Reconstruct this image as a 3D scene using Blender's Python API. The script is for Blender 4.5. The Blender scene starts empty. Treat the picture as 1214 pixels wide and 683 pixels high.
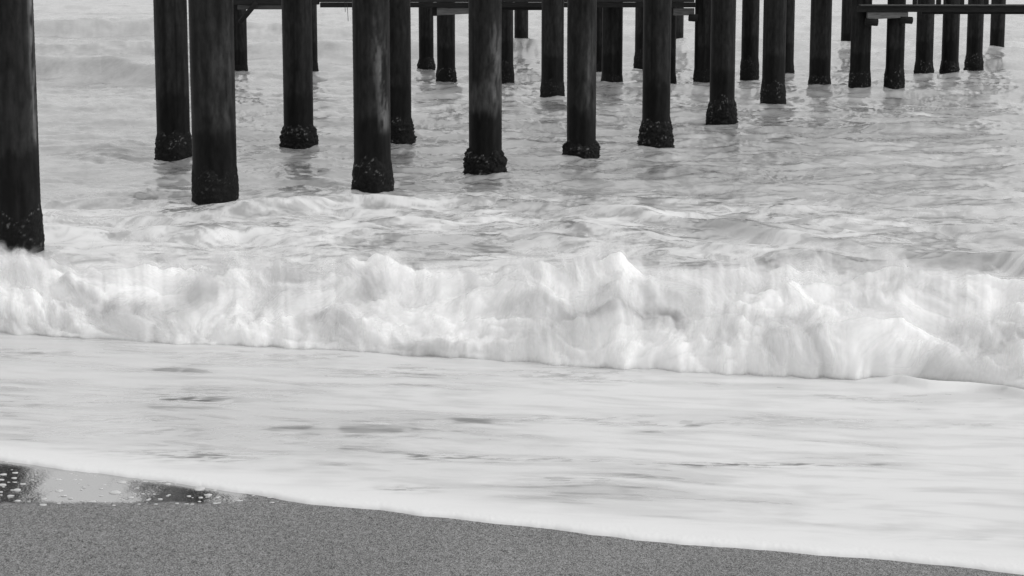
import bpy, math, numpy as np
R = math.radians
rng = np.random.default_rng(7)

# ------------------------------------------------------------------ camera model (photo pixels, 1214 x 683)
W, H_, F = 1214.0, 683.0, 2400.0
CAMZ = 3.1
YH = -45.0
TH = math.atan((H_ / 2 - YH) / F)
CT, ST = math.cos(TH), math.sin(TH)

def ray(px, py):
    u = (np.asarray(px, float) - W / 2) / F
    v = (np.asarray(py, float) - H_ / 2) / F
    return u, CT - v * ST, -ST - v * CT

def proj(x, y, z):
    zz = z - CAMZ
    d = CT * y - ST * zz
    d = np.maximum(d, 1e-3)
    return W / 2 + F * x / d, H_ / 2 - F * (ST * y + CT * zz) / d

def sand_z(x, y):
    xt = 7.0 * np.tanh(np.asarray(x, float) / 7.0)
    yy = np.asarray(y, float)
    z = 0.2 + 0.052 * (11.6 - yy) - 0.037 * xt
    return np.maximum(z, -2.2) + 0.0 * yy

def smax(a, b, k=0.05):
    h = np.clip(0.5 + 0.5 * (a - b) / k, 0, 1)
    return b + (a - b) * h + k * h * (1 - h)

def flat_z(x, y):
    return smax(sand_z(x, y) + 0.02, 0.0)

def hit(px, py, zf=flat_z):
    dx, dy, dz = ray(px, py)
    z = np.zeros_like(dx) + 0.1
    for _ in range(60):
        t = (z - CAMZ) / dz
        z = 0.5 * z + 0.5 * zf(dx * t, dy * t)
    t = (z - CAMZ) / dz
    return dx * t, dy * t, z

# ------------------------------------------------------------------ noise
def _perm(seed):
    p = np.random.default_rng(seed).permutation(512)
    return np.concatenate([p, p])

def pn(x, y, seed=0):
    P = _perm(seed)
    xi = np.floor(x).astype(np.int64); yi = np.floor(y).astype(np.int64)
    xf = x - xi; yf = y - yi
    xi &= 511; yi &= 511
    u = xf * xf * xf * (xf * (xf * 6 - 15) + 10)
    v = yf * yf * yf * (yf * (yf * 6 - 15) + 10)
    def g(ix, iy, fx, fy):
        a = P[P[ix & 511] + (iy & 511)] * (2 * math.pi / 512)
        return np.cos(a) * fx + np.sin(a) * fy
    n00 = g(xi, yi, xf, yf); n10 = g(xi + 1, yi, xf - 1, yf)
    n01 = g(xi, yi + 1, xf, yf - 1); n11 = g(xi + 1, yi + 1, xf - 1, yf - 1)
    a = n00 + u * (n10 - n00); b = n01 + u * (n11 - n01)
    return 1.5 * (a + v * (b - a))

def fbm(x, y, seed=0, o=4, gain=0.5):
    s = 0; a = 1.0; f = 1.0
    for k in range(o):
        s = s + a * pn(x * f + 17.3 * k, y * f - 9.1 * k, seed + k)
        a *= gain; f *= 2.03
    return s

def sst(a, b, x):
    t = np.clip((x - a) / (b - a), 0, 1)
    return t * t * (3 - 2 * t)

# ------------------------------------------------------------------ mesh helpers
SC = bpy.context.scene
COL = SC.collection

def link(o, parent=None):
    COL.objects.link(o)
    if parent is not None: o.parent = parent
    return o

def mesh_from(name, V, Q, mat, attrs=None, parent=None, smooth=True):
    me = bpy.data.meshes.new(name)
    V = np.ascontiguousarray(V, np.float32); Q = np.ascontiguousarray(Q, np.int32)
    n = Q.shape[1]
    me.vertices.add(len(V)); me.vertices.foreach_set('co', V.ravel())
    me.loops.add(Q.size); me.loops.foreach_set('vertex_index', Q.ravel())
    me.polygons.add(len(Q))
    me.polygons.foreach_set('loop_start', np.arange(0, Q.size, n, dtype=np.int32))
    me.polygons.foreach_set('loop_total', np.full(len(Q), n, np.int32))
    me.polygons.foreach_set('use_smooth', np.full(len(Q), smooth))
    for k, a in (attrs or {}).items():
        at = me.attributes.new(k, 'FLOAT', 'POINT')
        at.data.foreach_set('value', np.ascontiguousarray(a, np.float32).ravel())
    me.update(); me.validate()
    me.materials.append(mat)
    return link(bpy.data.objects.new(name, me), parent)

def grid_quads(nr, nc, base=0, wrap=False):
    i = np.arange(nr - 1)[:, None]; j = np.arange(nc if wrap else nc - 1)[None, :]
    j2 = (j + 1) % nc
    return (np.stack([i * nc + j, i * nc + j2, (i + 1) * nc + j2, (i + 1) * nc + j], -1).reshape(-1, 4) + base)

def tag(o, label=None, cat=None, group=None, kind=None):
    if label: o['label'] = label
    if cat: o['category'] = cat
    if group: o['group'] = group
    if kind: o['kind'] = kind
    return o

def empty(name, loc):
    o = bpy.data.objects.new(name, None); o.location = loc; o.empty_display_size = 0.3
    return link(o)

# ------------------------------------------------------------------ materials
def mat_new(name):
    m = bpy.data.materials.new(name); m.use_nodes = True
    nt = m.node_tree; nt.nodes.clear()
    out = nt.nodes.new('ShaderNodeOutputMaterial')
    return m, nt, out

class NT:
    def __init__(s, nt): s.nt = nt
    def n(s, t, **kw):
        nd = s.nt.nodes.new(t)
        for k, v in kw.items(): setattr(nd, k, v)
        return nd
    def l(s, a, b): s.nt.links.new(a, b)
    def val(s, sock, v):
        if hasattr(v, 'links') or hasattr(v, 'is_linked'): s.l(v, sock)
        else: sock.default_value = v
    def math(s, op, a, b=0.0, c=None, clamp=False):
        nd = s.n('ShaderNodeMath', operation=op, use_clamp=clamp)
        s.val(nd.inputs[0], a); s.val(nd.inputs[1], b)
        if c is not None: s.val(nd.inputs[2], c)
        return nd.outputs[0]
    def attr(s, name):
        return s.n('ShaderNodeAttribute', attribute_name=name).outputs['Fac']
    def rng(s, v, a, b, c, d, kind='LINEAR'):
        nd = s.n('ShaderNodeMapRange', interpolation_type=kind)
        s.val(nd.inputs['Value'], v)
        for k, x in zip(('From Min', 'From Max', 'To Min', 'To Max'), (a, b, c, d)): s.val(nd.inputs[k], x)
        return nd.outputs[0]
    def coord(s, scale=(1, 1, 1), src='Object'):
        tc = s.n('ShaderNodeTexCoord'); mp = s.n('ShaderNodeMapping')
        mp.inputs['Scale'].default_value = scale
        s.l(tc.outputs[src], mp.inputs[0]); return mp.outputs[0]
    def noise(s, vec, scale, detail=4, rough=0.5, dist=0.0):
        nd = s.n('ShaderNodeTexNoise')
        s.l(vec, nd.inputs['Vector'])
        nd.inputs['Scale'].default_value = scale; nd.inputs['Detail'].default_value = detail
        nd.inputs['Roughness'].default_value = rough; nd.inputs['Distortion'].default_value = dist
        return nd.outputs['Fac']
    def grey(s, v):
        nd = s.n('ShaderNodeCombineColor')
        for i in range(3): s.l(v, nd.inputs[i])
        return nd.outputs[0]
    def bump(s, h, strength, dist):
        nd = s.n('ShaderNodeBump'); s.l(h, nd.inputs['Height'])
        nd.inputs['Strength'].default_value = strength; nd.inputs['Distance'].default_value = dist
        return nd.outputs[0]

def mat_water():
    m, nt, out = mat_new('sea_water'); N = NT(nt)
    b = N.n('ShaderNodeBsdfPrincipled'); N.l(b.outputs[0], out.inputs[0])
    foam = N.attr('foam')
    c1 = N.coord((1, 1, 1))
    n1 = N.noise(c1, 9, 5, 0.6)
    f2 = N.math('ADD', foam, N.math('MULTIPLY', N.math('SUBTRACT', n1, 0.5), N.math('MULTIPLY', N.attr('fine'), 0.35)), clamp=True)
    N.l(N.grey(N.rng(f2, 0, 1, 0.25, 0.86)), b.inputs['Base Color'])
    N.l(N.rng(f2, 0.44, 0.95, 0.075, 0.6), b.inputs['Roughness'])
    b.inputs['IOR'].default_value = 1.38
    c2 = N.coord((1, 1.6, 1))
    N.l(N.bump(N.noise(c2, 4.5, 5, 0.6), 0.5, 0.035), b.inputs['Normal'])
    for nd in nt.nodes:
        if nd.type == 'BUMP': N.l(N.math('MULTIPLY', N.attr('fine'), 0.38), nd.inputs['Strength'])
    return m

def mat_foam(name='wave_foam', sss=False):
    m, nt, out = mat_new(name); N = NT(nt)
    b = N.n('ShaderNodeBsdfPrincipled')
    N.l(N.grey(N.attr('tone')), b.inputs['Base Color'])
    b.inputs['Roughness'].default_value = 0.9
    b.inputs['Specular IOR Level'].default_value = 0.1
    if sss:
        b.inputs['Subsurface Weight'].default_value = 1.0
        b.inputs['Subsurface Radius'].default_value = (1, 1, 1)
        b.inputs['Subsurface Scale'].default_value = 0.11
    tl = N.n('ShaderNodeBsdfTranslucent'); N.l(N.grey(N.attr('tone')), tl.inputs[0])
    mx = N.n('ShaderNodeMixShader'); mx.inputs[0].default_value = 0.0 if sss else 0.3
    N.l(b.outputs[0], mx.inputs[1]); N.l(tl.outputs[0], mx.inputs[2])
    tr = N.n('ShaderNodeBsdfTransparent')
    m2 = N.n('ShaderNodeMixShader'); N.l(N.attr('alpha'), m2.inputs[0])
    N.l(tr.outputs[0], m2.inputs[1]); N.l(mx.outputs[0], m2.inputs[2])
    N.l(m2.outputs[0], out.inputs[0])
    return m

def mat_sand():
    m, nt, out = mat_new('beach_sand'); N = NT(nt)
    b = N.n('ShaderNodeBsdfPrincipled')
    c = N.coord((1, 0.42, 1))
    g1 = N.noise(c, 165, 2, 0.7); g2 = N.noise(c, 50, 3, 0.7); g3 = N.noise(c, 1.3, 3, 0.5)
    v = N.math('ADD', N.math('MULTIPLY', g1, 0.72), N.math('MULTIPLY', g2, 0.28))
    wet = N.attr('wet')
    dith = N.math('ADD', wet, N.math('MULTIPLY', N.math('SUBTRACT', g1, 0.5), 0.9))
    wm = N.rng(dith, 0.35, 0.65, 0, 1, 'SMOOTHSTEP')
    alb = N.rng(v, 0.38, 0.62, 0.02, 0.36)
    alb = N.math('MULTIPLY', alb, N.rng(g3, 0.3, 0.7, 0.92, 1.08))
    N.l(N.grey(alb), b.inputs['Base Color'])
    b.inputs['Roughness'].default_value = 0.8
    N.l(N.bump(v, 0.35, 0.006), b.inputs['Normal'])
    # film of water lying on the sand
    gl = N.n('ShaderNodeBsdfGlossy'); gl.inputs['Color'].default_value = (0.9, 0.9, 0.9, 1); gl.inputs['Roughness'].default_value = 0.09
    N.l(N.bump(N.noise(N.coord((1, 1, 1)), 60, 3, 0.6), 0.2, 0.004), gl.inputs['Normal'])
    df = N.n('ShaderNodeBsdfDiffuse'); df.inputs['Color'].default_value = (0.06, 0.06, 0.06, 1)
    fm = N.n('ShaderNodeMixShader'); fm.inputs[0].default_value = 0.72
    N.l(df.outputs[0], fm.inputs[1]); N.l(gl.outputs[0], fm.inputs[2])
    mx = N.n('ShaderNodeMixShader'); N.l(wm, mx.inputs[0])
    N.l(b.outputs[0], mx.inputs[1]); N.l(fm.outputs[0], mx.inputs[2])
    N.l(mx.outputs[0], out.inputs[0])
    return m

def mat_tone(name, rough, scale=(1, 1, 1), nscale=20, amp=0.5, bump=0.3, dist=0.004, spec=0.4):
    m, nt, out = mat_new(name); N = NT(nt)
    b = N.n('ShaderNodeBsdfPrincipled'); N.l(b.outputs[0], out.inputs[0])
    c = N.coord(scale)
    n1 = N.noise(c, nscale, 5, 0.6)
    N.l(N.grey(N.math('MULTIPLY', N.attr('tone'), N.rng(n1, 0.3, 0.7, 1 - amp, 1 + amp))), b.inputs['Base Color'])
    b.inputs['Roughness'].default_value = rough
    b.inputs['Specular IOR Level'].default_value = spec
    N.l(N.bump(n1, bump, dist), b.inputs['Normal'])
    return m

M_WATER = mat_water(); M_FOAM = mat_foam(); M_FOAM_CORE = mat_foam('dense_foam', True); M_SAND = mat_sand()
M_PILE = mat_tone('pile_concrete', 0.55, (1, 1, 0.35), 14, 0.5, 0.3, 0.006, 0.10)
M_CRUST = mat_tone('barnacle_shell', 0.7, (1, 1, 1), 40, 0.6, 0.6, 0.01, 0.12)
M_TIMBER = mat_tone('weathered_timber', 0.8, (0.3, 1, 3), 18, 0.4, 0.3, 0.006, 0.2)

# ------------------------------------------------------------------ authored lines (photo pixels)
def ip(x, pts):
    p = np.array(pts, float); return np.interp(x, p[:, 0], p[:, 1])

EDGE = [(-900, 450), (-400, 500), (-100, 533), (0, 542), (37, 547), (75, 554), (112, 558), (160, 563), (200, 568), (240, 573), (265, 578), (300, 582), (333, 587.5),
        (380, 594), (400, 596), (450, 601), (500, 609), (550, 614), (600, 618), (640, 621), (700, 628), (760, 636), (810, 641), (880, 646),
        (950, 652), (1030, 657), (1090, 664), (1150, 670), (1214, 677), (1320, 688), (1600, 715), (2100, 762)]
BASE = [(-900, 350), (-400, 375), (0, 393), (100, 400), (200, 407), (300, 410), (400, 415), (500, 422), (600, 428), (700, 435), (800, 441), (900, 445), (980, 449),
        (1060, 449), (1100, 455), (1150, 460), (1214, 467), (1600, 500), (2100, 542)]
CREST = [(-900, 292), (-400, 300), (-60, 303), (0, 299), (25, 303), (45, 313), (100, 319), (160, 323), (300, 326), (400, 323), (430, 316), (450, 311), (475, 321), (560, 331), (600, 322),
         (640, 316), (700, 319), (722, 307), (736, 305), (762, 328), (830, 324), (870, 318), (900, 322), (960, 329), (1000, 331), (1035, 321),
         (1070, 325), (1120, 336), (1214, 341), (1600, 360), (2100, 396)]

pxs = np.linspace(-880, 2090, 1800)
ex, ey, ez = hit(pxs, ip(pxs, EDGE))
bx_, by_, bz_ = hit(pxs, ip(pxs, BASE))
def edge_y(t):   # t = x / y
    tt = ex / ey; return np.interp(t, tt, ey)
def base_y(t):
    tt = bx_ / by_; return np.interp(t, tt, by_)

# ------------------------------------------------------------------ sea and swash: one water sheet
def build_sea():
    tin = np.linspace(-0.43, 0.43, 1500)
    g = 0.43 * (1 + np.linspace(0.02, 1, 30) ** 2 * 9)
    t = np.concatenate([-g[::-1], tin, g])
    ye = edge_y(t); yb = base_y(t)
    a = np.linspace(0, 1, 380)[:, None]
    near = np.concatenate([np.linspace(0, 0.03, 26)[:-1], np.linspace(0.03, 1, 360)])[:, None]
    y1 = 1 / ((1 - near) / ye + near / yb)
    k = np.linspace(0, 1, 720)[1:, None]
    y2 = 1 / ((1 - k) / yb + k / 190.0)
    y3 = 190.0 * (5000 / 190.0) ** np.linspace(0, 1, 40)[1:, None] + 0 * yb
    Y = np.concatenate([y1, y2, y3]); nr, nc = Y.shape
    X = Y * t
    # the lip of the swash: ragged line
    jit = (fbm(X[0] * 5, X[0] * 0 + 3, 40, 3, 0.4) * 0.014 + fbm(X[0] * 1.2, X[0] * 0, 41, 2) * 0.03)
    wj = np.exp(-(Y - ye) / 0.35)
    Y = Y + jit * wj * (np.abs(t) < 0.6)
    dE = np.maximum(Y - ye - jit * wj, 0)
    Zf = flat_z(X, Y)
    PX, PY = proj(X, Y, Zf)
    far = sst(12, 30, Y)
    behind = sst(0, 1.5, Y - yb)
    swash = 1 - behind
    # ---------- height
    z = sand_z(X, Y) + 0.004 - 0.016 * np.exp(-dE / 0.012) + np.minimum(Zf - sand_z(X, Y), 0.02 + 9 * np.maximum(dE - 0.3, 0)) * (1 - np.exp(-dE / 0.035))
    z = np.where(dE > 2.5, Zf, z)
    lipn = np.exp(-dE / 0.15)
    z += lipn * (1 - np.exp(-dE / 0.02)) * (0.006 + 0.0016 * fbm(X * 50, Y * 20, 51, 4, 0.75))
    z += swash * (1 - np.exp(-dE / 0.5)) * (0.012 * pn(X * 0.9, Y * 2.6, 60) + 0.006 * pn(X * 2.1 + 3, Y * 5.5, 61))
    wx = X + 0.5 * pn(X * 0.5, Y * 0.5, 70); wy = Y + 0.5 * pn(X * 0.5 + 9, Y * 0.5, 71)
    rip = 1.25 * (0.044 * pn(wx * 0.45, wy * 0.75, 72) + 0.026 * pn(wx * 1.1, wy * 1.7, 73) + 0.015 * pn(wx * 2.4, wy * 3.4, 74) + 0.007 * pn(wx * 6, wy * 7.5, 75))
    fade = 1 - sst(120, 300, Y)
    z += behind * rip * fade * (0.8 + 0.7 * far + 0.25 * sst(40, 80, Y))
    sw = pn(X / 30 + 5, Y / 6.5, 80)
    z += 0.32 * sst(30, 50, Y) * sw * (1 - sst(120, 400, Y))
    # swells that can be told apart far out
    def crest(pts, amp, w, x0=-1e9, x1=1e9, soft=60, skew=1.0):
        cxs = np.linspace(-700, 1900, 400)
        hx, hy, hz = hit(cxs, ip(cxs, pts), lambda a_, b_: 0 * a_)
        yc = np.interp(X / Y, hx / hy, hy)
        d = (Y - yc) + 0.25 * w * pn(X / (3 * w), Y * 0 + 7, 90)
        ww = np.where(d < 0, w * 0.55, w * 1.5)
        m = sst(x0 - soft, x0 + soft, PX) * (1 - sst(x1 - soft, x1 + soft, PX))
        return amp * np.exp(-(d / ww) ** 2) * m, d, m
    for args in ([[(-400, 86), (0, 84), (120, 87), (260, 98), (420, 92), (1214, 120)], 0.52, 1.7, -1e9, 260, 120],
                 [[(-400, 42), (0, 41), (300, 42), (1214, 38)], 0.72, 2.8, -1e9, 330, 150],
                 [[(-400, 65), (600, 67), (1214, 64)], 0.28, 2.2, -1e9, 1e9, 60],
                 [[(0, 175), (250, 176), (420, 180)], 0.10, 0.5, -1e9, 200, 80],
                 [[(600, 66), (900, 66), (1214, 68)], 0.12, 1.6, 560, 1e9, 80]):
        h, d, m = crest(*args); z += h
    h2, d2, m2 = crest([(-400, 272), (0, 268), (250, 261), (400, 246), (480, 245), (590, 244), (700, 253), (900, 281), (1050, 300), (1214, 324), (1500, 345)], 0.16, 0.42)
    z += h2 * (0.7 + 0.5 * pn(X * 0.8, Y * 0.3, 95))
    h3, d3, m3 = crest([(-400, 285), (250, 280), (480, 262), (560, 268), (760, 285), (900, 300), (1214, 345)], 0.12, 0.35)
    z += h3 * (1 - 0.6 * sst(700, 900, PX)) * (0.6 + 0.8 * pn(X * 1.0, Y * 0.4, 96))
    db = Y - yb
    z -= 0.22 * sst(0.06, 0.3, db) * (1 - sst(1.2, 1.9, db)) * (1 - sst(0.385, 0.425, np.abs(t)))
    # the smooth little roll of water in front of the breaker at the right
    rc = ip(pxs, BASE) + 4.0 + 2.0 * np.sin(pxs / 24.0)
    rx_, ry_, rz_ = hit(pxs, rc)
    dr = Y - np.interp(t, rx_ / ry_, ry_)
    rm = sst(1030, 1075, PX)
    z += 0.06 * rm * np.exp(-(dr / np.where(dr < 0, 0.05, 0.09)) ** 2)
    # ---------- foam
    def spot(F, cx, cy, sx, sy, fn):
        g_ = np.exp(-((PX - cx) / sx) ** 2 - ((PY - cy) / sy) ** 2); k_ = g_ > 2e-3
        F[k_] = fn(F[k_], g_[k_], PX[k_], PY[k_])
    # open water: soft variation with a few paler lines
    fw = 0.26 + 0.18 * fbm(wx * 0.7, wy * 0.9, 100, 4) + 0.10 * pn(wx * 0.2, wy * 0.35, 101)
    rid = 1 - np.abs(fbm(wx * 0.55, wy * 0.95, 102, 3)) * 2.4
    fw += 0.14 * sst(450, 1000, PX) + 0.04
    fw += 0.20 * sst(0.55, 1.0, rid) * sst(-0.2, 0.5, pn(wx * 0.16, wy * 0.2, 103))
    # thin paler lines along the far swells
    for (x0_, x1_, y_, sy_, a_) in ((-500, 470, 57, 3.5, 0.22), (380, 1300, 54, 3.0, 0.16), (-500, 330, 24, 3, 0.15), (600, 1300, 66, 3, 0.14), (-500, 240, 72, 2.5, 0.14)):
        fw += a_ * np.exp(-((PY - y_ - 2.5 * pn(PX / 60, PX * 0 + y_, 135)) / sy_) ** 2) * sst(x0_, x0_ + 60, PX) * (1 - sst(x1_ - 60, x1_, PX)) * np.clip(0.8 + fbm(PX / 40, PY / 4, 136, 3), 0, 1.6)
    # dark smudges of the pile reflections, painted into the water tone
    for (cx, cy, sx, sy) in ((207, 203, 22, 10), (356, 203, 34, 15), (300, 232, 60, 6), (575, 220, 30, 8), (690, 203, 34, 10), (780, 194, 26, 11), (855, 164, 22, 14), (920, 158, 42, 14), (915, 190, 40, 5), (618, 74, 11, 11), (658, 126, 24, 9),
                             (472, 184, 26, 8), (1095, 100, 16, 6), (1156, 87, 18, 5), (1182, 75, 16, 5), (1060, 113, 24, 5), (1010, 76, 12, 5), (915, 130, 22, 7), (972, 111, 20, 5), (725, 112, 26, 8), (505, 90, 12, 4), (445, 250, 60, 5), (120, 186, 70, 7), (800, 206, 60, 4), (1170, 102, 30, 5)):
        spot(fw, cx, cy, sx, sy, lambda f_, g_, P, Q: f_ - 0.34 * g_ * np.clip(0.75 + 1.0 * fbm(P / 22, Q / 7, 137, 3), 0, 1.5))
    # churned band behind the breaker
    wx2 = X + 0.45 * fbm(X * 0.8, Y * 0.8, 110, 3); wy2 = Y + 0.45 * fbm(X * 0.8 + 7, Y * 0.8, 111, 3)
    str_ = 1 - np.abs(fbm(wx2 * 0.9, wy2 * 1.3, 112, 4)) * 1.7
    lace = 0.42 * str_ + 0.36 * (0.5 + fbm(wx2 * 1.8, wy2 * 2.2, 113, 5, 0.65)) + 0.34 * (0.5 + fbm(wx2 * 3.2 + 0.6 * wy2, wy2 * 8.0, 115, 4, 0.65))
    lvl = sst(205, 262, PY + 18 * pn(X * 0.8, Y * 0.4, 114)) * (1 - 0.35 * sst(650, 1150, PX))
    lvl = np.maximum(lvl, 0.8 * np.exp(-((d2 + 0.1) / 0.5) ** 2) * (1 - 0.4 * sst(600, 1200, PX)) * sst(250, 420, PX))
    lvl = np.maximum(lvl, sst(292, 325, PY)); under = sst(0.0, 0.1, db) * (1 - sst(1.5, 2.1, db))
    churn = sst(0.05, 1.1, lace + 0.30 * (lvl - 0.5))
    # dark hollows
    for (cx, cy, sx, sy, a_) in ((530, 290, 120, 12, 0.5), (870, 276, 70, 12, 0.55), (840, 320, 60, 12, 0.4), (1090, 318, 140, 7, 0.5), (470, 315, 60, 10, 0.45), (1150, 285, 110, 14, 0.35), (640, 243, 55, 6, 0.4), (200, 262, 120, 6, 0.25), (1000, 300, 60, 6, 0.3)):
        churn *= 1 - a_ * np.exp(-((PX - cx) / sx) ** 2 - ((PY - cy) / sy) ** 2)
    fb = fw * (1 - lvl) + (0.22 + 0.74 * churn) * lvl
    for (cx, cy, sx, sy, a_) in ((520, 263, 60, 10, 0.32), (350, 284, 90, 9, 0.25), (590, 296, 40, 14, 0.3), (985, 282, 60, 14, 0.34), (1000, 262, 130, 5, 0.2), (620, 236, 75, 4, 0.35), (470, 237, 80, 5, 0.3),
                                 (230, 292, 120, 9, 0.2), (120, 262, 80, 6, 0.22), (700, 262, 120, 6, 0.2), (330, 248, 70, 6, 0.25), (880, 300, 60, 7, 0.25), (1130, 300, 60, 4, 0.2), (160, 285, 60, 6, 0.2)):
        spot(fb, cx, cy, sx, sy, lambda f_, g_, P, Q: f_ + a_ * g_ * np.clip(0.6 + 1.0 * fbm(P / 34 + 0.05 * Q, Q / 9, 132, 3), 0, 1.6))
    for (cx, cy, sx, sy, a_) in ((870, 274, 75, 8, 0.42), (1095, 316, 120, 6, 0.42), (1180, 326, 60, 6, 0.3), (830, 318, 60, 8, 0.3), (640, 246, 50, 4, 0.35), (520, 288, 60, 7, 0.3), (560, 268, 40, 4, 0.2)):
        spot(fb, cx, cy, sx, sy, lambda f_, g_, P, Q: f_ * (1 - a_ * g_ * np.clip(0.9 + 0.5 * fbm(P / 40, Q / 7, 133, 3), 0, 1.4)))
    fb = np.maximum(fb, 0.92 * under)
    # swash: milky sheet with long thin streaks
    wxs = X + 0.35 * pn(X * 0.6, Y * 0.9, 122); wys = Y + 0.10 * pn(X * 0.9, Y * 0.9, 123)
    s1 = fbm(wxs * 0.75, wys * 2.4 + 0.10 * X, 120, 5, 0.55)
    s2 = fbm(wxs * 1.5 + 31, wys * 6.0 + 0.2 * X, 121, 4, 0.55)
    s0 = fbm(wxs * 0.35 + 3, wys * 0.9, 124, 3)
    fs = 0.93 - 0.20 * sst(-0.1, 0.8, s1) - 0.15 * sst(-0.1, 0.8, s2) - 0.14 * sst(-0.1, 0.8, s0) - 0.22 * sst(0.5, 1.1, s1) * sst(-0.1, 0.6, s2)
    fs -= 0.12 * (1 - sst(150, 1000, PX)) * sst(0.3, 0.8, dE)
    for (cx, cy, sx, sy, a_) in ((228, 474, 34, 3.2, 0.6), (250, 468, 90, 9, 0.2), (20, 419, 60, 4, 0.45), (470, 440, 42, 5, 0.42), (455, 443, 85, 5, 0.2), (695, 449, 55, 6, 0.4), (660, 443, 40, 3, 0.3),
                             (690, 495, 60, 2.5, 0.4), (780, 503, 80, 2.5, 0.45), (840, 552, 60, 2.5, 0.5), (920, 552, 90, 2.5, 0.5), (505, 543, 30, 5, 0.42), (660, 547, 70, 3, 0.38), (560, 542, 60, 2.5, 0.3),
                             (480, 581, 40, 4, 0.45), (200, 541, 90, 7, 0.34), (260, 545, 40, 4, 0.3), (140, 498, 60, 4, 0.36), (700, 570, 90, 4, 0.25), (1000, 500, 140, 3, 0.22), (1160, 505, 60, 2.5, 0.25), (260, 421, 50, 5, 0.3),
                             (370, 424, 60, 4, 0.28), (60, 480, 120, 8, 0.14), (420, 520, 160, 10, 0.12), (1150, 640, 90, 3, 0.22), (120, 513, 90, 5, 0.25), (560, 500, 120, 3, 0.2), (1000, 471, 90, 5, 0.2)):
        spot(fs, cx, cy, sx * 1.1, sy * 1.15, lambda f_, g_, P, Q: f_ - a_ * g_ * np.clip(0.5 + 1.3 * fbm(P / 32 + Q / 30, Q / 2.4, 131, 3), 0, 1.5))
    fs = fs - 0.42 * rm * np.exp(-((dr - 0.22) / 0.12) ** 2) + 0.10 * rm * np.exp(-(dr / 0.08) ** 2)
    lip = np.exp(-(dE / 0.42) ** 2)
    fs = fs * (1 - lip) + 1.0 * lip
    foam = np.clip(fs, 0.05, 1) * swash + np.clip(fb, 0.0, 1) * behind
    fine = np.clip(behind * (1 - 0.7 * lvl), 0.0, 1) * (1 - sst(50, 220, Y)) + 0.10 * lipn
    V = np.stack([X, Y, z], -1).reshape(-1, 3)
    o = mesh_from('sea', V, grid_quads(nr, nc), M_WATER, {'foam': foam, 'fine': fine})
    tag(o, kind='structure')
    return X, Y, z, t

X_, Y_, Z_, T_ = build_sea()

def sea_height(x, y):
    j = int(np.argmin(np.abs(T_ - x / y))); col = Y_[:, j]
    i = int(np.argmin(np.abs(col - y))); return float(Z_[i, j])

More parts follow.
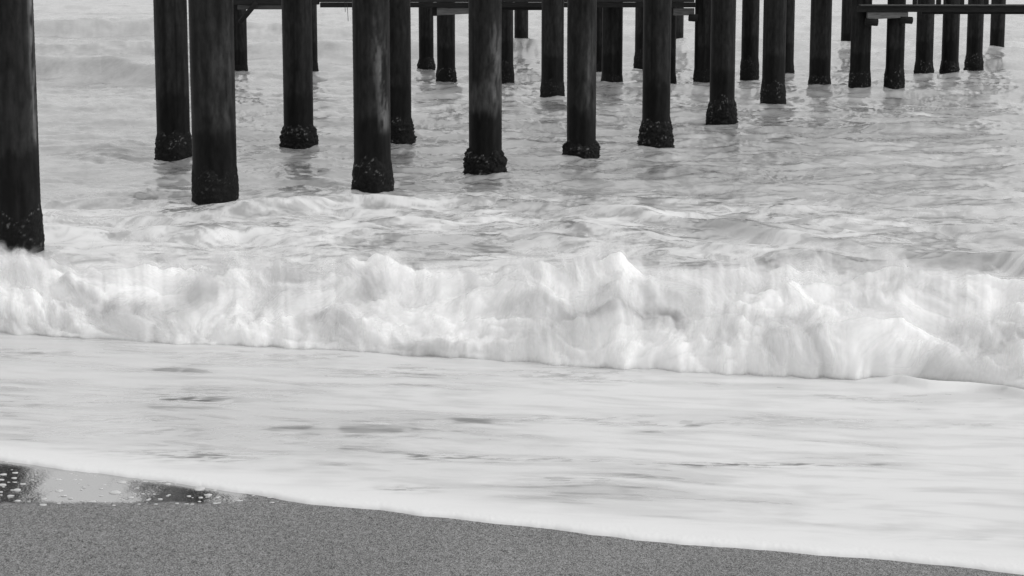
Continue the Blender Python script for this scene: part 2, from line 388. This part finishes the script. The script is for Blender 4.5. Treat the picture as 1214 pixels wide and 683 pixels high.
# ------------------------------------------------------------------ breaking wave
def build_breaker():
    nu, ns = 1500, 230
    p = np.linspace(-500, 1715, nu)
    b0, b1, bz = hit(p, ip(p, BASE) + 1.0 - 8.0 * sst(1045, 1110, p))
    footj = fbm(p / 38, p * 0, 201, 3, 0.45) * (1 - sst(1030, 1060, p))
    # along the crest: distance behind the foot
    cd = 1.35 + 0.0 * p
    dx, dy, dz = ray(p, ip(p, CREST) + 4.5 * fbm(p / 30, p * 0, 200, 4))
    tcr = (b1 + cd) / dy
    zc = CAMZ + dz * tcr
    zc = np.maximum(zc, bz + 0.14)
    ends = sst(-490, -390, p) * (1 - sst(1605, 1705, p))
    zc = bz - 0.12 + (zc - bz + 0.12) * ends
    s = np.linspace(0, 1, ns)
    # cross-section control: (distance behind foot, fraction of crest height)
    cy = np.array([0.0, 0.015, 0.08, 0.25, 0.55, 0.95, 1.35, 1.75, 2.3, 3.0, 3.9])
    ch = np.array([-0.15, 0.12, 0.30, 0.52, 0.74, 0.92, 1.0, 0.72, 0.34, 0.08, -0.25])
    sk = np.concatenate([[0], np.cumsum(np.hypot(np.diff(cy), np.diff(ch) * 0.4))]); L = sk[-1]; sk /= L
    yy = np.interp(s, sk, cy); hh = np.interp(s, sk, ch)
    ker = np.hanning(21); ker /= ker.sum()
    def sm(v): return np.convolve(np.pad(v, 10, mode='edge'), ker, 'valid')
    yy, hh = sm(yy), sm(hh)
    S = (s * L)[:, None] * 1.0 + 0 * p; U = b0[None, :] + 0 * S
    X = U * (1 + yy[:, None] / b1) 
    Y = b1[None, :] + yy[:, None]
    Y = Y - 0.10 * footj[None, :] * np.exp(-(s[:, None] / 0.045) ** 2)
    Z = bz[None, :] + hh[:, None] * (zc - bz)[None, :]
    sn = s[:, None]
    env = ends[None, :] * sst(0.0, 0.05, sn) * (1 - sst(0.52, 0.80, sn))
    wu = U + 0.24 * fbm(U * 1.0, S * 1.0, 210, 2, 0.35); S2 = np.interp(s, sk, np.concatenate([[0], np.cumsum(np.hypot(np.diff(cy), np.diff(ch) * 0.62))]))[:, None] + 0 * p
    wsn = S2 + 0.24 * fbm(U * 1.0 + 5, S * 1.0, 211, 2, 0.35)
    def sab(v, e): return np.sqrt(v * v + e * e) - e
    big = sab(pn(wu * 1.15, wsn * 1.5, 212), 0.10)
    mid = sab(pn(wu * 2.5 + 3, wsn * 2.9, 213), 0.10)
    sml = sab(pn(wu * 5.5, wsn * 5.0, 214), 0.12)
    # streaks that follow the fall of the water
    dirx = 0.5 * fbm(U * 0.5, S * 0.5, 216, 2)
    stre = fbm((wu + dirx * S) * 11, wsn * 1.6, 217, 4, 0.6)
    stre2 = fbm((wu + dirx * S) * 26, wsn * 2.6, 218, 3, 0.6)
    bump = 0.60 * big + 0.36 * mid + 0.14 * sml - 0.22
    up = sst(0.10, 0.26, sn)
    D = env * (0.29 * bump + (0.010 * stre + 0.003 * stre2) * (0.25 + 0.75 * up) + 0.007 * fbm(wu * 9, wsn * 9, 219, 3)
               + (1 - up) * (0.045 * (sab(pn(wu * 5.5, wsn * 9, 221), 0.06) + 0.5 * sab(pn(wu * 12, wsn * 19, 222), 0.06)) - 0.015))
    # normals of the base section
    ty = np.gradient(yy); tz = np.gradient(hh) * 0.34
    nl = np.hypot(ty, tz); ny = -tz / nl; nz = ty / nl
    Yb = Y + D * (0.9 * ny)[:, None]; Zb = Z + D * (0.55 * nz + 0.45)[:, None]
    # albedo: thin watery patches between the thick foam
    thin = sst(0.1, 0.9, fbm(wu * 0.9 + 3, wsn * 1.4, 230, 4, 0.55) + 0.45 * (0.35 - bump))
    backw = sst(0.50, 0.68, sn + 0.06 * fbm(U * 2, S * 2, 231, 3))
    tone0 = 0.95 - 0.14 * thin - 0.07 * sst(-0.2, 0.9, stre) + 0 * sn
    nshell = 12
    Vs, Qs, Ts, As = [], [], [], []
    base = 0
    for k in range(nshell + 1):
        f = k / nshell
        off = 0.0 if k == 0 else (0.008 + 0.13 * f ** 1.3)
        offv = off * (0.5 + 1.0 * np.clip(0.5 + fbm(wu * 1.6, wsn * 1.6, 240, 2), 0, 1.4)) * env
        plume = sst(0.25, 0.9, fbm(U * 0.9, U * 0 + 1, 243, 3) + 0.25) * sst(0.18, 0.36, sn)
        lift = offv * (0.5 + 0.9 * sst(0.15, 0.42, sn) + 1.1 * plume)
        # plumes drift sideways as they rise
        Xk = X + offv * (0.8 * dirx + 0.35 * pn(U * 2.2, S * 2.2, 241))
        Yk = Yb + offv * (0.8 * ny)[:, None]
        Zk = Zb + lift
        if k == 0:
            al = 1 - sst(0.56, 0.76, sn + 0.12 * fbm(wu * 1.6, wsn * 2.2, 232, 4))
            al = al * sst(0.0, 0.02, sn)
            al = np.maximum(al, 0)
        else:
            d = 0.55 + 0.42 * fbm((wu + dirx * S) * 5 + 1.6 * f, wsn * 1.7 - 0.8 * f, 250, 4, 0.6) + 0.45 * fbm(wu * 1.9, wsn * 1.9 + 0.6 * f, 251, 3) + 0.26 * stre2 * (0.4 + 0.6 * f)
            al = 0.46 * sst(0.15 + 0.55 * f, 1.05 + 0.45 * f, d) * (1 - 0.45 * f)
            al *= sst(0.0, 0.05, sn) * (1 - sst(0.45, 0.62, sn))
        tone = np.clip(tone0 + 0.02 * (k > 0), 0.3, 0.95)
        q = grid_quads(ns, nu)
        if k > 0:
            keep = al.ravel()[q].max(1) > 0.015; q = q[keep]
        else:
            keep = al.ravel()[q].max(1) > 0.002; q = q[keep]
        used, inv = np.unique(q, return_inverse=True)
        Vs.append(np.stack([Xk, Yk, Zk], -1).reshape(-1, 3)[used]); Qs.append(inv.reshape(-1, 4) + base)
        Ts.append(tone.ravel()[used]); As.append(np.broadcast_to(al, X.shape).ravel()[used]); base += len(used)
    o = mesh_from('breaking_wave', np.concatenate(Vs), np.concatenate(Qs), M_FOAM_CORE, {'tone': np.concatenate(Ts), 'alpha': np.concatenate(As)})
    o.data.materials.append(M_FOAM)
    o.data.polygons.foreach_set('material_index', np.repeat([0, 1], [len(Qs[0]), sum(len(q_) for q_ in Qs[1:])]).astype(np.int32))
    tag(o, kind='structure')
build_breaker()

# ------------------------------------------------------------------ sand
def build_sand():
    def lines(lo, hi, dense, n):
        a = np.linspace(*dense, n)
        l = dense[0] - (np.geomspace(0.05, dense[0] - lo, 40)); r = dense[1] + np.geomspace(0.05, hi - dense[1], 40)
        return np.concatenate([l[::-1], a, r])
    xs = lines(-2500, 2500, (-3.6, 3.6), 620); ys = lines(-80, 4800, (6.0, 10.2), 420)
    X, Y = np.meshgrid(xs, ys)
    Z = sand_z(X, Y)
    Z = Z + 0.004 * fbm(X * 0.7, Y * 0.7, 300, 2) * (1 - sst(5, 14, np.abs(X))) + 0.0012 * pn(X * 9, Y * 9, 301) * (1 - sst(5, 8, np.abs(X)))
    PX, PY = proj(X, Y, Z)
    lo = 596.0 + 3.5 * pn(PX / 45, PX * 0, 302) + 1.0 * pn(PX / 9, PX * 0, 303)
    wet = 0.5 + (lo - PY) / 11.0
    wet = np.where(Y > 6, wet, 0)
    wet = np.clip(wet, 0, 1) * (1 - 0.75 * sst(272, 300, PX + 8 * pn(PX / 9, PY / 3, 304)))
    o = mesh_from('sand', np.stack([X, Y, Z], -1).reshape(-1, 3), grid_quads(*X.shape), M_SAND, {'wet': wet})
    tag(o, kind='structure')
build_sand()

# ------------------------------------------------------------------ piles
GROUP = 'round piles of the pier standing in the sea'
# centre x, width px, waterline y, crust top y, flare px each side, stain, label
PILES = [
 (23.5, 53, 303, 243, 1.0, 'edge', 'round pile cut off by the photo border, its foot in the breaking wave'),
 (206.5, 39, 188, 154, 2.0, '', 'round dark pile with speckled barnacle foot, beside the thick pile in the churned foam'),
 (255.5, 52, 240, 196, 0.6, 'soft', 'thickest round pile, its plain dark foot standing in the churned foam'),
 (354.5, 35, 177, 145, 3.6, '', 'round dark pile with a ragged flared crust foot, alone between two thick foreground piles'),
 (442, 43.5, 229, 188, 2.0, 'patch', 'thick round pile with a long pale worn patch, its crusted foot just above the foam'),
 (471.5, 33, 167, 137, 3.2, '', 'round dark pile half hidden behind the right edge of the pale patched thick pile'),
 (575.5, 39, 207, 177, 4.6, 'streak', 'round pile with pale streaked side and wide stepped collar of crust at its foot'),
 (689, 34.5, 189, 167, 3.6, 'soft', 'round pile with a square shouldered block of dark crust at its foot'),
 (777.5, 33, 173, 139, 3.3, '', 'round dark pile with cone shaped barnacle foot beside a square crusted pile'),
 (855.5, 29.5, 147, 114, 3.2, '', 'round dark pile with tapering speckled crust foot and its reflection on the water below'),
 (916.5, 27, 122, 96, 1.2, '', 'round dark pile with a thinly crusted straight foot covering half of a slim pile'),
 (971.5, 25, 104, 90, 1.0, '', 'plain round dark pile standing free in the gap left of the low walkway beam'),
 (1019, 24, 107, 84, 1.0, '', 'round pile at the left end of the low walkway beam under the pale plank'),
 (1060, 21.5, 107, 78, 1.2, '', 'round pile under the right end of the pale plank of the walkway beam'),
 (1095, 20.5, 92, 72, 1.2, '', 'round dark pile behind the walkway beam, third pile from the left end of that beam'),
 (1125.5, 20, 91, 70, 1.5, '', 'round dark pile behind the walkway beam, in the middle of the four open ones there'),
 (1154.5, 19, 81, 62, 1.2, '', 'round dark pile behind the walkway beam, second from the right border of the photo'),
 (1181.5, 17, 65, 54, 0.8, '', 'slimmest pile behind the walkway beam, nearest the right border of the photo'),
 (655, 26.5, 113, 96, 0.8, '', 'round dark pile standing free in the middle, its dark reflection rippling in front'),
 (725.5, 24.5, 101, 90, 0.6, '', 'round dark pile between the square crusted pile and the cone footed pile'),
 (597.5, 22, 96, 74, 0.8, '', 'slim dark pile half hidden behind the pale streaked pile, on its right side'),
 (618, 16.5, 61, 52, 0.6, '', 'small distant pile with a long dark reflection, left of the free standing middle pile'),
 (505.5, 17.5, 85, 68, 1.6, '', 'small distant pile with a thick dark crust foot, left one of two under the beam'),
 (529, 21.5, 94, 80, 1.0, '', 'small distant pile under the pale plank of the long beam, right one of two'),
 (762.5, 20, 79, 60, 0.8, '', 'small distant pile peeking out on the left of the cone footed pile'),
 (711, 20, 89, 75, 0.6, '', 'distant pile showing only a sliver right of the square crusted pile'),
 (789.5, 22.5, 101, 85, 0.8, '', 'distant pile showing as a thin strip on the right of the cone footed pile'),
 (801.5, 17, 62, 52, 0.6, '', 'farthest small pile under the right end of the long beam'),
 (834.5, 23.5, 102, 80, 0.8, '', 'dark pile at the right end of the long beam, half behind the tapering crust pile'),
 (888.5, 20.5, 95, 66, 0.6, '', 'slim round pile standing free between the tapering crust pile and the thinly crusted pile'),
 (929.5, 22, 92, 73, 0.8, '', 'slim pile half hidden behind the right side of the thinly crusted straight pile'),
 (1005.5, 18, 66, 58, 0.6, '', 'distant pile half hidden on the left of the pile at the walkway beam end'),
 (283.5, 20, 82, 78, 0.2, '', 'distant pile carrying a slanting brace, half behind the thick pile in the churned foam'),
 (366.5, 20.5, 85, 74, 0.6, '', 'distant pile showing a thin strip right of the ragged flared pile'),
]

def build_pile(i, rec):
    cx, wpx, yb, yct, fl, stain, label = rec
    x, y, z = (float(v) for v in hit(cx, yb, lambda a, b: 0 * a + 0.0))
    depth = CT * y - ST * (0 - CAMZ)
    r = wpx / F * depth / 2
    y += r * 0.9; x *= (y) / (y - r * 0.9)     # the near face meets the water at the line
    r *= y / (y - r * 0.9)
    px_m = depth / F
    g = float(sand_z(x, y))
    root = empty('pier_pile', (x, y, g))
    tag(root, label, 'pile', GROUP)
    rs = np.random.default_rng(100 + i)
    zct = (yb - yct) * px_m              # height of the crust above the waterline
    # ---- shaft
    top = 9.0
    zz = np.concatenate([[g - 0.4], np.linspace(-0.3, 3.2, 150), np.linspace(3.3, top, 24)])
    n = 56; an = np.linspace(0, 2 * math.pi, n, endpoint=False)
    A, Zg = np.meshgrid(an, zz)
    off = 40.0 * i
    rr = r * (1 + 0.006 * fbm(A * 1.0 + off, Zg * 0.9, 400, 2)) + 0.0012 * np.sin(Zg * 2 * math.pi / 0.06)
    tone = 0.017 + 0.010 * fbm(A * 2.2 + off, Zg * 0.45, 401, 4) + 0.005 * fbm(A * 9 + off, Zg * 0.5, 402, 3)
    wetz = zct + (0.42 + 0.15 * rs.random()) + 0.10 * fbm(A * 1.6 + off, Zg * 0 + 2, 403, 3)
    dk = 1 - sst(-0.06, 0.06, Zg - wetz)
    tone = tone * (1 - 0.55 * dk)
    # a facing toward the beach and to the right: angle about -50 degrees
    fa = np.angle(np.exp(1j * (A - R(-48))))
    if stain == 'patch':
        e = (0.25 + 0.55 * sst(1.9, 0.9, Zg)) * 1.0
        m = np.exp(-((fa + 0.25 * (Zg - 1.3)) / (0.42)) ** 2) * sst(0.75, 0.95, Zg) * (1 - sst(1.7, 2.6, Zg))
        m *= sst(-0.35, 0.6, fbm(A * 3 + off, Zg * 1.6, 404, 5, 0.65) + 0.1)
        tone += 0.10 * m
    elif stain == 'streak':
        m = np.exp(-((fa - 0.1) / 0.5) ** 2) * sst(1.0, 1.2, Zg) * (1 - sst(1.9, 2.4, Zg)) * sst(-0.2, 0.4, fbm(A * 4 + off, Zg * 1.4, 404, 5, 0.6) + 0.1)
        m2 = sst(0.85, 1.0, Zg + 0.15 * fbm(A * 2 + off, Zg, 405, 3)) * (1 - sst(1.25, 1.5, Zg + 0.2 * fbm(A * 2 + off, Zg, 406, 3)))
        tone += 0.08 * m + 0.03 * m2
    elif stain == 'edge':
        m = np.exp(-((fa - 0.55) / 0.2) ** 2) * sst(1.1, 1.3, Zg) * sst(-0.2, 0.4, fbm(A * 5 + off, Zg * 1.2, 404, 5, 0.6) + 0.1)
        tone += 0.12 * m
    elif stain == 'soft':
        m = np.exp(-((fa) / 0.7) ** 2) * sst(0.2, 0.7, Zg - zct) * (1 - sst(1.2, 2.2, Zg - zct)) * (0.6 + fbm(A * 3 + off, Zg * 1.2, 404, 4))
        tone += 0.035 * m
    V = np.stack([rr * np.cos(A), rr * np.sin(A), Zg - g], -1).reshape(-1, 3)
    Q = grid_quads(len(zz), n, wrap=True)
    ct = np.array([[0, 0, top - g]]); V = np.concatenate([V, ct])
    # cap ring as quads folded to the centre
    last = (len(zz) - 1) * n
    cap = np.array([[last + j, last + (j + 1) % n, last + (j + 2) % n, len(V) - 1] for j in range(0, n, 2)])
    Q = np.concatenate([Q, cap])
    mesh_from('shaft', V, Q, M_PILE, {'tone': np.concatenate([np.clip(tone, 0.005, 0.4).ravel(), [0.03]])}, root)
    # ---- crust of barnacles and weed
    n = 120; an = np.linspace(0, 2 * math.pi, n, endpoint=False)
    zc = np.linspace(-0.35, zct * 1.25, 64)
    A, Zg = np.meshgrid(an, zc)
    X, Yq = r * np.cos(A), r * np.sin(A)
    arc = A * r
    def wrapn(fx, fz, seed, o=4):
        # seamless round the pile
        w = sst(0.8, 1.0, A / (2 * math.pi))
        return fbm(arc * fx + off, Zg * fz, seed, o, 0.6) * (1 - w) + fbm((arc - 2 * math.pi * r) * fx + off, Zg * fz, seed, o, 0.6) * w
    edge = zct * (0.78 + 0.30 * wrapn(3.0, 0.0, 410, 4)) 
    ws = 0.04 if i in (3, 6, 7) else (0.10 if fl > 1.4 else 0.16)
    step = 1 - sst(-ws, ws * 1.2, Zg - edge)
    flare = fl * px_m
    t = np.clip(1 - Zg / max(zct, 0.05), 0, 1.2)
    lump = 0.6 * np.abs(wrapn(4, 3.5, 415, 2)) + 0.75 * np.abs(wrapn(10, 9, 411, 3)) + 0.5 * np.abs(wrapn(24, 24, 412, 2))
    k = 0.6 if i in (6, 7) else (0.3 if i == 3 else 0.15)
    rad = r + step * (0.006 + flare * (k + (1 - k) * t) * (0.55 + 0.8 * lump) + (0.016 if fl >= 3 else 0.010) * lump) - (1 - step) * 0.006
    sp = sst(0.42, 0.7, wrapn(26, 26, 413, 2) + 0.1) * sst(-0.1, 0.4, wrapn(5, 5, 414, 3) + 0.35 * (Zg / max(zct, 0.05)) - 0.2)
    tone = 0.006 + 0.006 * lump + 0.12 * sp * (0.3 if fl < 0.9 else 1.0)
    V = np.stack([rad * np.cos(A), rad * np.sin(A), Zg - g], -1).reshape(-1, 3)
    mesh_from('barnacle_crust', V, grid_quads(len(zc), n, wrap=True), M_CRUST, {'tone': tone}, root)
    return root, (x, y, r)

PR = [build_pile(i, rec) for i, rec in enumerate(PILES)]

# ------------------------------------------------------------------ beams and planks
def add_box(L, lo, hi, tone=0.03, taper=None, bev=0.008):
    """chamfered box from lo to hi; taper lowers the bottom of the +x end"""
    L.append((np.array(lo, float), np.array(hi, float), tone, taper or 0.0, bev))

def build_boxes(name, L, mat, parent=None, origin=(0, 0, 0)):
    import bmesh
    bm = bmesh.new(); lay = bm.verts.layers.float.new('tone')
    for lo, hi, tone, tp, bev in L:
        r = bmesh.ops.create_cube(bm, size=1.0)
        vs = r['verts']
        for v in vs:
            c = np.array(v.co); p = lo + (c + 0.5) * (hi - lo)
            if c[0] > 0 and c[2] < 0: p[2] += tp
            v.co = p - np.array(origin); v[lay] = tone
        es = list({e for v in vs for e in v.link_edges})
        bmesh.ops.bevel(bm, geom=es, offset=min(bev, 0.2 * min(hi - lo)), segments=2, affect='EDGES', profile=0.5)
    me = bpy.data.meshes.new(name); bm.to_mesh(me); bm.free(); me.materials.append(mat)
    return link(bpy.data.objects.new(name, me), parent)

def at(px, py, y):
    dx, dy, dz = ray(px, py); t = y / dy
    return float(dx * t), float(CAMZ + dz * t)

def span(px0, py0, px1, py1, y):
    x0, z0 = at(px0, py0, y); x1, z1 = at(px1, py1, y)
    return x0, x1, min(z0, z1), max(z0, z1)

def bar(name, p, q, w, mat, tone, parent=None, origin=(0, 0, 0), n=10):
    """round bar between two points"""
    p = np.array(p, float); q = np.array(q, float); d = q - p; d /= np.linalg.norm(d)
    a = np.cross(d, [0, 0, 1.0]) if abs(d[2]) < 0.95 else np.cross(d, [1.0, 0, 0]); a /= np.linalg.norm(a); b = np.cross(d, a)
    an = np.linspace(0, 2 * math.pi, n, endpoint=False)
    ring = np.cos(an)[:, None] * a + np.sin(an)[:, None] * b
    ks = [(0, 0.02), (0, 0.8), (0.03, 1), (0.97, 1), (1, 0.8), (1, 0.02)]
    V = np.concatenate([p + (q - p) * f + ring * w * s_ for f, s_ in ks]) - np.array(origin)
    return mesh_from(name, V, grid_quads(len(ks), n, wrap=True), mat, {'tone': np.full(len(V), tone)}, parent)

# --- right hand walkway
yR = PR[12][1][1] - PR[12][1][2] - 0.16       # front of the pile at its left end
root = empty('wooden_walkway', (at(1016, 10, yR)[0], yR, 1.9))
tag(root, 'low dark walkway beam with a pale plank and short upright posts above it', 'walkway', kind='thing')
O = root.location
x0, x1, z0, z1 = span(1016.5, 14.2, 1330, 5.5, yR)
_, _, z0, z1 = span(1016.5, 14.2, 1016.6, 5.5, yR)
L = []; add_box(L, (x0, yR - 0.14, z0), (x1, yR + 0.14, z1 - 0.035), 0.018); build_boxes('main_beam', L, M_TIMBER, root, O)
L = []; add_box(L, (x0 + 0.05, yR - 0.19, z1 - 0.033), (x1, yR + 0.15, z1 + 0.005), 0.075); build_boxes('lit_top_edge', L, M_TIMBER, root, O)  # paler strip: the light on the beam's top edge is put into its tone
L = []; add_box(L, (x0 + 1.6, yR + 0.143, z0 - 0.06), (x1, yR + 0.28, z0 + 0.10), 0.02); build_boxes('rear_beam', L, M_TIMBER, root, O)
a0, a1, b0_, b1_ = span(1027.5, 23.0, 1076, 14.6, yR)
L = []; add_box(L, (a0, yR - 0.10, b0_), (a1, yR + 0.06, z0 - 0.003), 0.15, taper=0.045); build_boxes('pale_plank', L, M_TIMBER, root, O)
for (pa, pb, pc, pd) in ((1030, 31, 1040.5, 22), (1071, 28.5, 1081.5, 20)):
    a0, a1, b0_, b1_ = span(pa, pb, pc, pd, yR)
    zc = (b0_ + b1_) / 2; xc = a1 - (b1_ - b0_) / 2
    bar('bracket', (a0 - 0.1, yR - 0.06, zc + 0.02), (a1, yR - 0.06, zc), (b1_ - b0_) / 2, M_TIMBER, 0.014, root, O, 12)
for (pa, pb) in ((1082, 1087), (1110, 1115.5), (1118.5, 1121), (1138, 1143), (1128, 1131.5), (1166.5, 1172), (1148.5, 1151), (1157, 1159)):
    a0, a1, _, _ = span(pa, 6, pb, 0, yR)
    L = []; add_box(L, (a0, yR - 0.05, z1 + 0.007), (a1, yR - 0.05 + min(a1 - a0, 0.12), z1 + 1.1), 0.02); build_boxes('upright_post', L, M_TIMBER, root, O)
a0, a1, b0_, b1_ = span(1040, -13, 1300, -17, yR)
L = []; add_box(L, (a0, yR - 0.11, z1 + 0.98), (x1, yR - 0.052, z1 + 1.07), 0.02); build_boxes('hand_rail', L, M_TIMBER, root, O)

# --- long beam in the middle
yM = PR[28][1][1] - PR[28][1][2] - 0.12
root = empty('timber_trestle', (at(560, 4, yM)[0], yM, 2.1))
tag(root, 'long dark timber beam behind the piles with pale end planks and a slanting brace', 'pier beam', kind='thing')
O = root.location
def seg(pa, pb, pbot, ptop, dy0, dy1, tone, name, taper=0):
    a0, a1, b0_, b1_ = span(pa, pbot, pb, ptop, yM)
    L = []; add_box(L, (a0, yM + dy0, b0_), (a1, yM + dy1, b1_), tone, taper); return build_boxes(name, L, M_TIMBER, root, O)
seg(380, 824, 8.8, 3.0, -0.14, 0.16, 0.016, 'lower_beam')
seg(379, 823, 2.6, -8, -0.11, 0.14, 0.03, 'upper_beam')
seg(276, 378, 5.5, -8, -0.12, 0.15, 0.02, 'outer_beam')
seg(282, 338, 11.2, 5.7, -0.08, 0.10, 0.07, 'pale_plank')
seg(518, 558, 18.2, 9.0, -0.09, 0.09, 0.12, 'pale_plank', 0.04)
seg(512.5, 517.8, 19.0, 9.0, -0.06, 0.10, 0.012, 'end_block')
seg(798, 823, 18.2, 9.8, -0.09, 0.09, 0.10, 'pale_plank')
seg(575, 645, 12.2, 9.0, 0.0, 0.20, 0.02, 'packing_board')
a0, a1, b0_, b1_ = span(817, 26, 826, 17, yM)
bar('bracket', (a0 - 0.02, yM - 0.05, (b0_ + b1_) / 2 + 0.02), (a1 + 0.02, yM - 0.05, (b0_ + b1_) / 2), (b1_ - b0_) / 2, M_TIMBER, 0.014, root, O, 12)
p0 = at(305, 3, yM); p1 = at(285, 27, yM)
bar('slanting_brace', (p0[0], yM - 0.17, p0[1]), (p1[0], yM - 0.14, p1[1]), 0.065, M_TIMBER, 0.016, root, O, 10)
for pa, pb, yl in ((409.5, 410, 14), (412, 413.5, 25)):
    p0 = at(pa, 2, yM); p1 = at(pb, yl, yM)
    bar('hanging_cord', (p0[0], yM - 0.17, p0[1]), (p1[0], yM - 0.17, p1[1]), 0.007, M_TIMBER, 0.05, root, O, 6)

# ------------------------------------------------------------------ foam flecks on the wet sand
def build_flecks():
    pts = [(4, 563, 9), (2, 569, 10), (3, 575, 9), (12, 581, 0), (18, 561, 8), (17, 567, 7), (28, 574, 9), (18, 572, 8), (20, 581, 11), (12, 588, 12), (21, 594, 12), (8, 548, 6), (31, 548, 8), (44, 551, 9),
           (69, 569, 10), (84, 562, 7), (88, 569, 6), (53, 574, 6), (70, 582, 10), (52, 592, 8), (76, 588, 9), (83, 591, 8), (99, 577, 6), (124, 575, 9), (136, 584, 16), (110, 595, 8), (144, 572, 12), (148, 563, 8),
           (51, 599, 9), (70, 597, 5), (135, 599.5, 5), (155, 590, 8), (165, 598, 5), (160, 586, 7), (172, 571, 6), (190, 571, 11), (199, 574, 10), (183, 586, 5), (177, 592, 7), (190, 592, 6), (199, 588, 6), (237, 579.5, 19),
           (224, 588.5, 9), (238, 590, 8), (247, 587, 9), (258, 590, 6), (185, 598, 6), (210, 597, 5), (222, 597.5, 5), (228, 598, 5), (255, 597, 11), (283, 594, 10), (226, 573, 9), (266, 592, 4), (320, 590, 12), (350, 594, 9), (323, 596, 6), (105, 561, 6), (387, 597, 8), (300, 588, 6), (120, 588, 5)]
    Vs, Qs = [], []; b = 0
    for _ in range(60):
        a = rng.uniform(0, 280); lo = ip(a, EDGE) + 3
        pts.append((a, rng.uniform(lo, 596), rng.uniform(2.5, 5)))
    for (a, c, w) in pts:
        if w == 0: continue
        x, y, z = (float(v) for v in hit(a, c, lambda p, q: sand_z(p, q)))
        rx = w / 2 / F * math.hypot(y, 3)
        for q in range(3):
            sx = rx * rng.uniform(0.5, 1.0) * (1 if q == 0 else 0.55); ox = rng.normal(0, rx * 0.45) * (q > 0); oy = rng.normal(0, rx * 0.3) * (q > 0)
            n, m = 14, 6
            an = np.linspace(0, 2 * math.pi, n, endpoint=False); el = np.linspace(-0.2, math.pi / 2, m)
            A, E = np.meshgrid(an, el)
            k = 1 + 0.18 * pn(np.cos(A) * 1.3 + a, np.sin(A) * 1.3 + c + q, 500) + 0.1 * pn(np.cos(A) * 4 + a, np.sin(A) * 4 + E * 3, 501)
            V = np.stack([x + ox + sx * k * np.cos(E) * np.cos(A), y + oy + sx * 0.9 * k * np.cos(E) * np.sin(A), z + 0.001 + sx * 0.26 * k * np.sin(E)], -1).reshape(-1, 3)
            Vs.append(V); Qs.append(grid_quads(m, n, b, wrap=True)); b += len(V)
    V = np.concatenate(Vs)
    o = mesh_from('foam_flecks', V, np.concatenate(Qs), M_FOAM, {'tone': np.full(len(V), 0.82), 'alpha': np.ones(len(V))})
    tag(o, 'small white flecks of foam scattered over the wet sand beside the swash', 'foam', kind='stuff')
build_flecks()

# ------------------------------------------------------------------ light, sky, camera
SUN_AZ, SUN_EL = 100.0, 32.0            # azimuth from +Y (the sea) toward +X (right)
w = bpy.data.worlds.new('World'); SC.world = w; w.use_nodes = True
nt = w.node_tree; nt.nodes.clear(); N = NT(nt)
out = N.n('ShaderNodeOutputWorld'); bg = N.n('ShaderNodeBackground')
sky = N.n('ShaderNodeTexSky', sky_type='NISHITA', sun_disc=False)
sky.sun_elevation = R(SUN_EL); sky.sun_rotation = R(SUN_AZ); sky.air_density = 1.0; sky.dust_density = 4.0; sky.ozone_density = 1.0
bw = N.n('ShaderNodeRGBToBW'); N.l(sky.outputs[0], bw.inputs[0])
# overcast: even grey cloud layer mixed over the clear sky
mixv = N.math('ADD', N.math('MULTIPLY', bw.outputs[0], 0.35), 5.2)
N.l(N.grey(mixv), bg.inputs[0]); bg.inputs['Strength'].default_value = 0.12
N.l(bg.outputs[0], out.inputs[0])

sl = bpy.data.lights.new('sun', 'SUN'); sl.energy = 0.7; sl.angle = R(16); sl.color = (1, 1, 1)
so = link(bpy.data.objects.new('sun', sl))
from mathutils import Vector
sd = Vector((math.sin(R(SUN_AZ)) * math.cos(R(SUN_EL)), math.cos(R(SUN_AZ)) * math.cos(R(SUN_EL)), math.sin(R(SUN_EL))))
so.rotation_euler = sd.to_track_quat('Z', 'Y').to_euler(); so.location = (30, 20, 30)

cam = bpy.data.cameras.new('camera'); co = link(bpy.data.objects.new('camera', cam))
co.location = (0, 0, CAMZ); co.rotation_euler = (math.pi / 2 - TH, 0, 0)
cam.sensor_width = 36.0; cam.lens = 36.0 * F / W; cam.clip_start = 0.1; cam.clip_end = 20000
SC.camera = co

vs = SC.view_settings
vs.view_transform = 'Standard'; vs.look = 'None'; vs.exposure = 0.0; vs.gamma = 1.0; vs.use_curve_mapping = False
SC.render.engine = 'CYCLES'
cy = SC.cycles
cy.transparent_max_bounces = 80; cy.max_bounces = 14; cy.diffuse_bounces = 10; cy.glossy_bounces = 3
cy.use_denoising = True
try:
    cy.denoiser = 'OPENIMAGEDENOISE'; cy.denoising_input_passes = 'RGB_ALBEDO_NORMAL'; cy.denoising_prefilter = 'ACCURATE'
except Exception: pass
